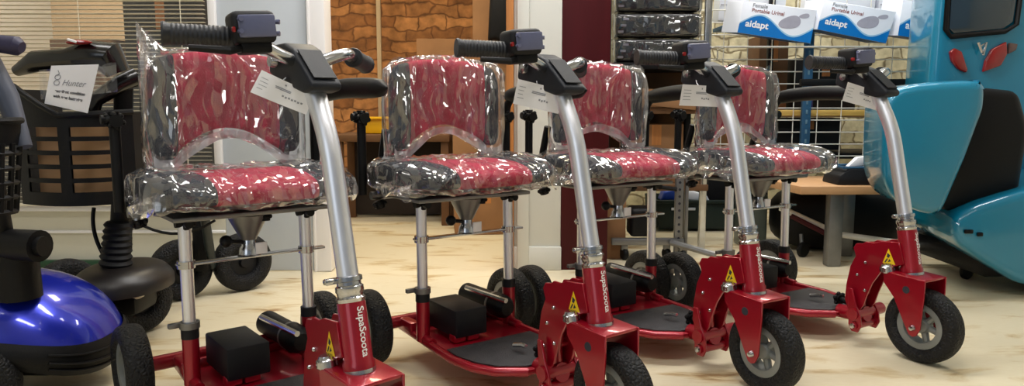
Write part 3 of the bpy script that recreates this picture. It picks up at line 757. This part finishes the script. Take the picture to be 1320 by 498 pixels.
dark_wheel(T, (-1.13, 2.13, .10), (.85, -.55, 0), .10, .07)
dark_wheel(T, (-1.42, 2.25, .10), (.85, -.55, 0), .10, .07)
build('axle', MB().cyl((-1.13, 2.13, .10), (-1.42, 2.25, .10), .016, 10).box((-1.12, 2.05, .13), (.12, .14, .08), None, .02), BLACK, T)
build('reflector', MB().ball((-1.075, 2.0, .155), (.035, .02, .018), 12), mat('pale_reflector', (190, 176, 160), .3, 0, .1, 20), T)
build('cable', MB().tube(bez((-1.17, 2.0, .40), (-1.19, 2.0, .32), (-1.13, 1.99, .24), 10), .006, 6), BLACK, T)

# another dark scooter parked behind, its wheels beside the first red one
T = wthing('wheeled_frame', 'dark wheeled scooter frame with twin black wheels below the window', 'mobility scooter', (-1.05, 2.55, 0))
dark_wheel(T, (-1.17, 2.50, .108), (.72, -.69, 0), .108, .07); dark_wheel(T, (-1.00, 2.63, .108), (.72, -.69, 0), .108, .07)
build('axle', MB().cyl((-1.17, 2.50, .108), (-1.00, 2.63, .108), .018, 10), BLACK, T)
am = MB(); path = bez((-1.20, 2.15, .235), (-1.20, 2.15, .33), (-1.08, 2.18, .41), 12)
for i in range(12):
    a, b = path[i], path[i+1]; am.tube([a, b], .026, 10)
am.tube([(-1.08, 2.18, .41), (-1.02, 2.35, .40), (-1.08, 2.55, .11)], .016, 10)
build('curved_arm', am, mat('dark_grey_green_plastic', (34, 44, 46), .5, 0, .1, 20), T)
build('frame_block', MB().box((-1.03, 2.3, .36), (.10, .16, .07), None, .02, 3).box((-1.10, 2.52, .2), (.05, .05, .2), None, .01).tube(bez((-1.0, 2.4, .30), (-1.15, 2.4, .20), (-1.3, 2.4, .32), 10), .005, 6), BLACK, T)

# blue scooter front left
T = wthing('mobility_scooter', 'metallic blue mobility scooter with black bumper at the front left corner', 'mobility scooter', (-1.15, 1.68, 0))
cx, cy = -1.235, 1.70
def cowl(u, v):
    a = 2*PI*u; r = v
    x = cx+.255*r*math.copysign(abs(math.cos(a))**.8, math.cos(a)); y = cy+.20*r*math.copysign(abs(math.sin(a))**.8, math.sin(a))
    z = .180+.105*(1-r**3)**.7 + .018*max(0, math.cos(a*1+.6))*r*(1-r)*2
    if x > cx: z -= .06*((x-cx)/.27)**2*1.0
    return (x, y, z)
cw = build('body_cowl', MB().surf(cowl, 64, 18, cu=True), BLUE, T, angle=60)
bp_ = MB(); 
def bump_(u, v):
    a = 2*PI*u; w_ = .012*math.sin(PI*v)
    x = cx+(.257+w_)*math.copysign(abs(math.cos(a))**.8, math.cos(a)); y = cy+(.202+w_)*math.copysign(abs(math.sin(a))**.8, math.sin(a))
    zt_ = .187-(.06*((x-cx)/.27)**2 if x > cx else 0)
    return (x, y, zt_-(.045+.03*max(0, math.cos(a)))*v)
bp_.surf(bump_, 64, 6, cu=True)
for k in range(3):
    bp_.tube([Vector(bump_(u, .25+.25*k))+Vector((.002, -.002, 0)) for u in [(-.12+.24*i/16) % 1 for i in range(17)]], .003, 6)
build('bumper', bp_, BLACK, T)
build('underbody', MB().box((cx, cy+.03, .115), (.40, .30, .10), None, .03, 3), BLACK, T)
dark_wheel(T, (-1.16, 1.50, .088), (.25, -.97, 0), .088, .065); pass
dark_wheel(T, (-1.45, 1.60, .088), (.25, -.97, 0), .088, .065)
tl = MB().tube([(-1.13, 1.60, .26), (-1.12, 1.56, .45), (-1.10, 1.50, .72)], .02, 12)
build('tiller', tl, BLACK, T)
build('tiller_joint', MB().cyl((-1.12, 1.57, .38), (-1.03, 1.55, .38), .035, 18).cyl((-1.11, 1.59, .255), (-1.11, 1.585, .36), .045, 16).cyl((-1.035, 1.55, .38), (-1.02, 1.548, .38), .022, 14), BLACK, T)
g = MB().tube([(-1.18, 1.5, .80), (-1.06, 1.5, .812), (-1.012, 1.5, .806), (-1.002, 1.5, .803)], [.018, .018, .02, .012], 14)
build('grip', g, mat('dark_violet_grip', (38, 34, 66), .5, 0, .1, 30, .1, 200), T)
build('control_head', MB().tube([(-1.12, 1.5, .83), (-1.04, 1.5, .70), (-1.00, 1.48, .60)], [.04, .022, .015], 12), mat('slate_plastic', (62, 68, 84), .5, 0, .1, 20), T)
fb = MB()
def fbk(u, zz, g_=0): 
    a = -.2+1.9*u; k = 1-.16*(.65-zz)/.15
    return Vector((-1.115+.118*k*math.sin(a), 1.44-.10*k*math.cos(a)+.02, zz))
fb.surf(lambda u, v: fbk(u, .655-.05*v), 24, 2); fb.surf(lambda u, v: fbk(u, .655-.05*v)*1.0+Vector((-.006, .006, 0)), 24, 2)
fb.tube([fbk(i/24, .655) for i in range(25)], .007, 8)
for k in range(5): fb.tube([fbk(i/24, .59-.03*k) for i in range(25)], .006, 6)
for k in range(9): fb.tube([fbk(k/8, .61), fbk(k/8, .47)], .006, 6)
build('basket', fb, BLACK, T)

# card in the basket
c = [Vector(p) for p in ((-1.166, 1.85, .785), (-1.040, 1.84, .788), (-1.085, 1.855, .665), (-1.200, 1.865, .690))]
def P(u, v, d=0): return c[0].lerp(c[1], u).lerp(c[3].lerp(c[2], u), v)+Vector((0, -d, 0))
th = wthing('price_card', 'white printed card with logo standing in the black slotted basket', 'price card', tuple(c[3].lerp(c[2], .5)))
build('card', MB().surf(lambda u, v: P(u, v), 4, 4).surf(lambda u, v: P(u, v, -.001), 4, 4), PAPER, th)
m = MB()
text_geo(m, 'Hunter', .022, lambda x, y: P(.56+x/.126, .42-y/.115, .0012), shear=.3)
build('card_title', m, INK, th)
m = MB()
text_geo(m, 'excellent condition', .011, lambda x, y: P(.52+x/.126, .63-y/.115, .0012), bold=.0003); text_geo(m, 'with new batteries', .011, lambda x, y: P(.50+x/.126, .76-y/.115, .0012), bold=.0003)
build('card_print', m, INKD, th)
m = MB()
for k in range(2): m.tube([P(.19+.06*math.cos(a), .36+.14*k-.07+.06*math.sin(a), .0012) for a in [2*PI*i/16 for i in range(17)]], .0008, 4)
m.tube([P(.17, .12, .0012), P(.21, .20, .0012), P(.18, .25, .0012)], .0009, 4)
build('card_logo', m, INK, th)
sl = MB().surf(lambda u, v: Vector((-1.215+.20*u, 1.875, .70+.075*v+.02*u)), 6, 4)
build('plastic_sleeve', sl, FILM, th)

# ------------------------------------------------------------------ right bay
# storage rack behind the maroon panel
T = wthing('storage_rack', 'black shelf rack behind the maroon wall panel', 'shelf rack', (.66, 3.55, 0))
for x in (.44, .90):
    for y in (3.38, 3.72): build('post', MB().box((x, y, .75), (.03, .03, 1.5), None, .003), STEEL if x > .8 and y < 3.5 else BLACK, T)
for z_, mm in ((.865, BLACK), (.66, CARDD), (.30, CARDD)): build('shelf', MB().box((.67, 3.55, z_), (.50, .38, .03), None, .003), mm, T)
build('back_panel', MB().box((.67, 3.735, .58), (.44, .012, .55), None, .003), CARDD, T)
T2 = [('black glossy wrapped pack on the top rack shelf, lowest of the stack', .935), ('black glossy wrapped pack in the middle of the rack stack', 1.05), ('black glossy wrapped pack at the top of the rack stack', 1.165)]
for la, zc in T2:
    o = wthing('wrapped_pack', la, 'pack', (.67, 3.5, zc-.055), 'black wrapped packs on the rack')
    build('pack', MB().box((.67, 3.5, zc), (.38, .26, .108), None, .014, 3), BLACKG, o)
    m = MB()
    for k in range(3): m.box((.498+.012*k, 3.366, zc-.03+.028*k), (.026, .004, .010), None, .001)
    build('pack_label', m, BOTTLEG, o)
    fm = ring_surf(MB(), lambda u, a: Vector((.67+.197*u, 3.5+(.14+.004*noise.noise(Vector((u*9, a*3, zc*9))))*math.copysign(abs(math.cos(a))**.35, math.cos(a)), zc+(.0545+.0022*noise.noise(Vector((u*8, a*4, zc))))*math.copysign(abs(math.sin(a))**.35, math.sin(a)))), -1, 1, 30, 40, True, True)
    build('plastic_wrap', fm, FILMP, o)
o = wthing('card_tray', 'open cardboard tray on the oak rack shelf behind the third scooter', 'box', (.70, 3.45, .675))
m = MB(); m.box((.70, 3.45, .68), (.30, .2, .008), None, .001); m.box((.70, 3.35, .715), (.30, .008, .075), Matrix.Rotation(.1, 4, 'Y'), .001); m.box((.70, 3.55, .72), (.30, .008, .09), None, .001)
for s in (-1, 1): m.box((.70+s*.15, 3.45, .72), (.008, .2, .09), None, .001)
build('tray', m, CARD, o)
build('white_pack', MB().box((.80, 3.42, .72), (.08, .1, .05), None, .008), CARTON, o)
o = carton('cardboard_box', 'brown upright cardboard box on the floor beside the maroon panel', (.465, 3.24, .16), (.085, .13, .32), 0)
m = MB().tube([(.462+.018*math.cos(a), 3.173, .185+.014*math.sin(a)) for a in [PI*i/8 for i in range(9)]], .0025, 5)
build('hand_hole', m, INKD, o)
carton('cardboard_box', 'tan carton on the lower rack shelf', (.68, 3.55, .455), (.26, .24, .28), .05, CARD)
# perforated trolley
T = wthing('perforated_trolley', 'grey perforated steel trolley on castors behind the third scooter', 'trolley', (.72, 3.15, 0))
up = MB().box((.735, 3.15, .26), (.035, .025, .46), None, .003)
u_ = build('upright', up, GREYM, T)
m = MB()
for k in range(14): m.cyl((.735, 3.1365, .07+.031*k), (.735, 3.137, .07+.031*k), .006, 10)
build('perforation', m, INKD, u_)
build('side_channel', MB().box((.77, 3.16, .26), (.014, .03, .46), None, .003), GREYM, T)
build('base_bar', MB().box((.60, 3.15, .085), (.32, .03, .03), None, .004).tube([(.70, 3.13, .085), (.86, 3.0, .055)], .014, 8), GREYM, T)
for x, y in ((.75, 3.13), (.69, 3.17), (.50, 3.16)):
    cs = build('castor', MB().lathe([(0, .012), (.022, .012), (.027, .006), (.027, -.006), (.022, -.012), (0, -.012)], (x, y, .027), (1, .3, 0), 18), BLACK, T)
    build('castor_fork', MB().box((x, y, .06), (.03, .025, .03), None, .004), GREYM, cs)
build('handle', MB().tube([(.60, 3.15, .40), (.64, 3.14, .33), (.72, 3.13, .32)], .01, 8), BLACK, T)
build('motor_case', MB().box((.58, 3.2, .17), (.12, .12, .13), None, .02, 3), BLACK, T)
# crate behind with packs
o = wthing('storage_crate', 'dark green crate on the floor behind the third scooter', 'crate', (1.03, 4.05, 0))
m = MB()
m.prism([(.80, .02), (1.28, .02), (1.30, .17), (.78, .17)], XZ(3.88), (0, .014, 0), .003); m.prism([(.80, .02), (1.28, .02), (1.30, .17), (.78, .17)], XZ(4.2), (0, .014, 0), .003)
for x in (.79, 1.29): m.box((x, 4.05, .095), (.014, .33, .15), None, .003)
m.box((1.04, 4.05, .02), (.48, .33, .015))
build('crate_body', m, DGREEN, o)
build('crate_rim', MB().box((1.04, 3.872, .165), (.54, .014, .018), None, .004), DGREEN, o)
build('crate_label', MB().box((.93, 3.876, .125), (.13, .004, .014), None, .001), CARTON, o)
tag(build('blue_packet', MB().prism([(.82, .16), (1.03, .16), (1.02, .20), (.93, .235), (.84, .21)], XZ(3.95), (0, .1, 0), .012, 3), mat('blue_packet', (24, 60, 150), .35, 0, .1, 20)), 'blue packet lying in the dark green crate', 'packet')
tag(build('white_packet', MB().prism([(.92, .17), (1.08, .165), (1.06, .20), (.97, .225)], XZ(3.897), (0, .045, 0), .01, 3), CARTON), 'white packet lying beside the blue one in the green crate', 'packet')
carton('cardboard_box', 'dark carton standing in the right end of the green crate', (1.17, 4.08, .25), (.20, .24, .42), .1, BLACKM)
o = carton('cardboard_box', 'small tan carton on the dark carton in the crate', (1.16, 4.02, .50), (.12, .12, .08), .5)

# grid display panel and blue rack
T = wthing('grid_panel', 'white wire grid display panel in front of the cream stone wall', 'display panel', (1.6, 3.75, .3))
m = MB(); z = .36
while z < 1.5: m.cyl((.94, 3.75, z), (2.3, 3.75, z), .0032, 6); z += .062
build('cross_wires', m, WIRE, T)
m = MB(); x = .96
while x < 2.3: m.cyl((x, 3.757, .33), (x, 3.757, 1.5), .0025, 6); x += .124
build('upright_wires', m, WIRE, T)
build('foot', MB().cyl((1.0, 3.757, 0), (1.0, 3.757, .36), .006, 8).cyl((2.2, 3.757, 0), (2.2, 3.757, .36), .006, 8), WIRE, T)
T = wthing('blue_rack', 'blue slotted steel rack against the cream stone wall', 'shelf rack', (1.8, 3.95, 0))
SLOTC = mat('pale_slot', (96, 130, 150), .5, 0, .1, 9)
for x in (1.51, 2.12):
    m = MB().box((x, 3.73, .75), (.045, .025, 1.5), None, .003); nf = len(m.bm.faces)
    for k in range(24): m.box((x, 3.7165, .35+.05*k), (.010, .002, .022), None, .0005)
    build2('post', m, nf, BLUEP, SLOTC, T)
m = MB().box((1.335, 3.79, .7), (.028, .03, 1.2), None, .003); nf = len(m.bm.faces)
for k in range(28): m.box((1.335, 3.774, .35+.034*k), (.010, .002, .014), None, .0005)
build2('post', m, nf, BLACK, CARDD, T)
build('shelf', MB().box((1.74, 3.98, .64), (.80, .40, .035), None, .004), BEECH, T)
build('shelf', MB().box((1.74, 3.98, .42), (.80, .40, .03), None, .004), BLACK, T)
build('top_shelf', MB().box((1.68, 3.87, 1.083), (1.2, .18, .02), None, .003), BLUEP, T)
build('shelf_edge', MB().box((1.74, 3.775, .645), (.78, .012, .03), None, .003), mat('ochre_edge', (224, 184, 96), .5, 0, .1, 9), T)
build('shelf_beam', MB().box((1.80, 3.72, .80), (.66, .03, .035), None, .004), BLACK, T)
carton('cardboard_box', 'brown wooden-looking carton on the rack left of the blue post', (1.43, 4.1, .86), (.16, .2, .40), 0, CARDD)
carton('cardboard_box', 'dark carton on the rack between the two blue posts', (1.72, 4.1, .80), (.34, .2, .28), 0, BLACKM)
carton('cardboard_box', 'black carton on the lower rack shelf', (1.60, 4.0, .53), (.34, .22, .17), 0, BLACKM)
tag(build('spray_bottle', MB().lathe([(0, 0), (.026, 0), (.028, .01), (.028, .10), (.012, .125), (.012, .15), (0, .15)], (1.585, 3.90, .66), (0, 0, 1), 18), mat('royal_blue_plastic', (34, 44, 140), .3, 0, .05, 9)), 'small royal blue bottle on the rack shelf behind the rightmost bars', 'bottle')

# three boxes held on the rack
faces = [([(1.13, 1.191), (1.49, 1.147), (1.465, .986), (1.102, 1.039)], 'white and blue urinal box at the left of the top row'),
         ([(1.52, 1.195), (1.878, 1.139), (1.835, .986), (1.493, 1.054)], 'white and blue urinal box in the middle of the top row, tilted most'),
         ([(1.905, 1.195), (2.265, 1.135), (2.25, .972), (1.889, 1.024)], 'white and blue urinal box at the right of the top row, beside the vehicle')]
for i, (c, la) in enumerate(faces):
    c = [Vector((x, 3.60, z)) for x, z in c]
    def Q(u, v, d=0, c=c): return c[0].lerp(c[1], u).lerp(c[3].lerp(c[2], u), v)+Vector((0, -d, 0))
    o = wthing('urinal_box', la, 'product box', tuple(c[3].lerp(c[2], .5)), 'urinal boxes on the display')
    m = MB(); vs = [Q(0, 0), Q(1, 0), Q(1, 1), Q(0, 1)]
    bb = [v+Vector((-.05, .10, .012)) for v in vs]
    m._add(vs+bb, [(0, 1, 2, 3), (7, 6, 5, 4), (0, 4, 5, 1), (1, 5, 6, 2), (3, 7, 4, 0)])
    bmesh.ops.bevel(m.bm, geom=[e for e in m.bm.edges if not e.is_boundary], offset=.002, segments=1, affect='EDGES')
    build('carton', m, CARTON, o)
    m = MB(); k = Vector((0, 0, -.0)); m._add([Q(0, 1), Q(1, 1), Q(1, 1)+Vector((-.05, .10, .012)), Q(0, 1)+Vector((-.05, .10, .012))], [(0, 1, 2, 3)])
    build('blue_underside', m, BLDARK, o)
    def wave(u): return .65-.25*math.cos(2*PI*(u-.27)/.92)
    m = MB().surf(lambda a, b: Q(.005+.99*a, wave(a)+(0.995-wave(a))*b, .0010), 60, 2)
    build('blue_wave', m, BLPRINT, o)
    m = MB().surf(lambda a, b: Q(.005+.99*a, wave(a)-.05+.05*b, .0012), 60, 1)
    build('wave_edge', m, mat('pale_blue_print', (150, 196, 226), .5, 0, .03, 9) if i == 0 else bpy.data.materials['pale_blue_print'], o)
    W_, H_ = .36, .158
    build('logo', text_geo(MB(), 'aidapt', .046, lambda x, y: Q(.24+x/W_, .68-y/H_, .0016), bold=.0012), WHITE, o)
    build('product_name', text_geo(MB(), 'Female', .026, lambda x, y: Q(.13+x/W_, .10-y/H_, .0014), align='LEFT', bold=.0004), INK, o)
    build('product_name', text_geo(MB(), 'Portable Urinal', .026, lambda x, y: Q(.13+x/W_, .25-y/H_, .0014), align='LEFT', bold=.0004), REDI, o)
    m = MB()
    def blob(cu, cv, ru, rv, rot, d):
        pts = []
        for q in range(24):
            a = 2*PI*q/24; x, y = ru*math.cos(a)*(1-.25*math.cos(a)), rv*math.sin(a)
            pts.append(Q(cu+x*math.cos(rot)-y*math.sin(rot)*.45, cv+(x*math.sin(rot)*2.2+y*math.cos(rot)), d))
        m._add(pts, [tuple(range(24))])
    blob(.70, .45, .15, .19, -.32, .0014); blob(.86, .22, .07, .07, -.25, .0015)
    build('urinal_picture', m, BOTTLEG, o)
# white cartons stacked behind
for i, (x, zc, la) in enumerate([(1.24, 1.21, 'plain white carton behind the left urinal box'), (1.70, 1.21, 'plain white carton behind the middle urinal box'), (2.06, 1.21, 'plain white carton behind the right urinal box')]):
    o = wthing('white_carton', la, 'box', (x, 3.86, zc-.11), 'white cartons behind the urinal boxes')
    build('carton', MB().box((x, 3.86, zc), (.34, .12, .2), Matrix.Rotation(.06, 4, 'Y'), .003), CARTON, o)
    build('flap_line', MB().box((x, 3.798, zc-.02), (.33, .003, .004), Matrix.Rotation(.06, 4, 'Y')), BOTTLEG, o)
T = wthing('wire_shelf', 'white wire shelf carrying the urinal boxes', 'shelf', (1.7, 3.7, .97))
m = MB()
for y in (3.605, 3.64, 3.675): m.cyl((1.0, y, .972), (2.35, y, .972), .003, 6)
build('shelf_wires', m, WIRE, T)
m = MB()
for x in (1.05, 1.7, 2.3): m.tube([(x, 3.605, .968), (x, 3.742, .966), (x, 3.742, .92)], .004, 6)
build('shelf_bracket', m, WIRE, T)

# low table
T = wthing('low_table', 'low beech-topped table with grey metal leg behind the rightmost scooter', 'table', (1.37, 3.06, 0))
build('tabletop', MB().prism([(1.14, 3.42), (1.20, 2.98), (1.60, 2.98), (1.66, 3.42)], lambda u, v: (u, v, .315), (0, 0, .035), .004), BEECH, T)
build('leg', MB().box((1.372, 3.04, .158), (.060, .05, .315), None, .006), GREYM, T)
build('leg', MB().box((1.52, 3.25, .158), (.060, .05, .315), None, .006), GREYM, T)
o = wthing('black_tray', 'black plastic tray on the low beech table', 'tray', (1.50, 3.10, .35))
build('tray_body', MB().prism([(1.37, .35), (1.62, .35), (1.60, .395), (1.58, .42), (1.42, .42), (1.38, .39)], XZ(3.02), (0, .16, 0), .008, 2), BLACKM, o)
build('tray_rim', MB().tube([(1.40, 3.03, .423), (1.60, 3.03, .423), (1.60, 3.17, .423), (1.40, 3.17, .423), (1.40, 3.03, .423)], .006, 8), BLUEP, o)
tag(build('folded_leaflet', MB().prism([(1.43, .425), (1.50, .43), (1.52, .47), (1.47, .465)], XZ(3.06), (0, .03, 0), .003), PAPER), 'small white folded leaflet standing on the black tray', 'leaflet')
tag(build('black_bag', MB().ball((1.56, 3.45, .15), (.30, .16, .15), 26, .6), BLACK), 'large black bag on the floor behind the low table', 'bag')
tag(build('glass_tank', MB().box((1.17, 3.50, .13), (.12, .14, .26), None, .012, 3), mat('grey_green_plastic', (70, 78, 72), .3, 0, .1, 9)), 'grey green container on the floor behind the low table, left', 'container')
# white pipe frame on castors
T = wthing('pipe_trolley', 'white pipe trolley frame on small castors by the turquoise vehicle', 'trolley', (1.7, 2.95, 0))
build('pipe_frame', MB().tube([(1.25, 3.33, .21), (1.45, 3.16, .115), (1.53, 3.10, .11), (1.98, 2.93, .065)], .014, 10).cyl((1.83, 2.98, .09), (1.86, 2.98, .30), .012, 10), WIRE, T)
for x, y in ((1.80, 2.80), (1.90, 2.93), (1.32, 3.22)):
    cs = build('castor', MB().lathe([(0, .012), (.028, .012), (.034, .006), (.034, -.006), (.028, -.012), (0, -.012)], (x, y, .034), (.5, -1, 0), 20), BLACK, T)
    build('castor_fork', MB().cyl((x, y+.01, .03), (x, y+.03, .1), .009, 8), GREYM, cs)
build('red_bracket', MB().tube([(1.28, 3.27, .18), (1.43, 3.14, .10)], .012, 8), MAROON, T)

# turquoise vehicle
T = wthing('cabin_scooter', 'turquoise cabin vehicle with red tail lights at the right edge', 'vehicle', (1.95, 2.7, 0))
rear = MB().prism([(1.66, .70), (1.665, 1.0), (1.68, 1.5), (2.32, 1.5), (2.40, 1.0), (2.40, .40), (1.80, .40)], XZ(2.90), (.12, .42, 0), .04, 4)
rb = build('rear_body', rear, TEAL, T)
build('rear_window', MB().prism([(1.715, 1.3), (1.715, .985), (1.735, .965), (1.93, .985), (1.965, 1.01), (1.985, 1.3)], XZ(2.884), (0, .012, 0), .004), SMOKE, rb)
build('window_seal', MB().tube([(1.705, 2.89, 1.3), (1.703, 2.888, .98), (1.725, 2.886, .953), (1.935, 2.886, .973), (1.978, 2.886, 1.0), (1.998, 2.89, 1.3)], .010, 8), BLACK, rb)
build('tail_light', MB().prism([(1.725, .895), (1.742, .91), (1.772, .895), (1.80, .825), (1.795, .812), (1.765, .825), (1.735, .858)], XZ(2.882), (0, .02, 0), .006, 3), REDL, rb)
build('tail_light', MB().prism([(1.862, .815), (1.868, .86), (1.89, .905), (1.945, .935), (1.952, .885), (1.93, .84)], XZ(2.882), (0, .02, 0), .006, 3), REDL, rb)
build('reversing_lamp', MB().prism([(1.955, .885), (1.957, .93), (1.99, .925), (1.985, .90)], XZ(2.882), (0, .02, 0), .005, 2), mat('smoky_lens', (92, 70, 66), .2, 0, .1, 20, coat=.6), rb)
build('emblem', MB().tube([(1.828, 2.876, .93), (1.845, 2.874, .89), (1.836, 2.876, .915), (1.858, 2.874, .93), (1.85, 2.876, .88)], .005, 6), STEEL, rb)
pod = [(1.262, .44), (1.254, .60), (1.256, .70), (1.275, .728), (1.304, .748), (1.36, .758), (1.436, .765), (1.545, .770), (1.578, .764), (1.592, .745), (1.592, .674), (1.54, .50), (1.479, .33), (1.453, .308), (1.384, .323), (1.301, .364)]
pm_ = MB().prism(pod, XZ(2.44), (.07, .30, 0), .032, 5)
po = build('side_pod', pm_, TEAL, T)
dkp = MB().prism([(1.60, .755), (1.80, .735), (1.85, .60), (1.83, .37), (1.777, .332), (1.61, .295), (1.52, .32), (1.56, .45)], XZ(2.58), (.1, .34, 0), .03, 3)
build('inner_panel', dkp, BLACK, T)
low = MB().prism([(1.56, .20), (1.545, .255), (1.555, .30), (1.62, .335), (1.74, .375), (1.95, .43), (2.25, .45), (2.25, .12), (1.95, .03), (1.80, .05), (1.70, .11)], XZ(2.50), (.12, .55, 0), .035, 4)
lw = build('lower_body', low, TEAL, T)
build('catch', MB().box((1.60, 2.494, .245), (.03, .01, .014), None, .003).box((1.64, 2.494, .235), (.02, .01, .014), None, .003), BLACK, lw)
for c_ in ((1.98, 2.62, .13), (2.25, 3.1, .13)): dark_wheel(T, c_, (.35, -1, 0), .13, .1)
build('skirt_shade_block', MB().box((1.98, 2.85, .10), (.5, .5, .1), None, .03), BLACK, T)  # black block added for the shade under the body
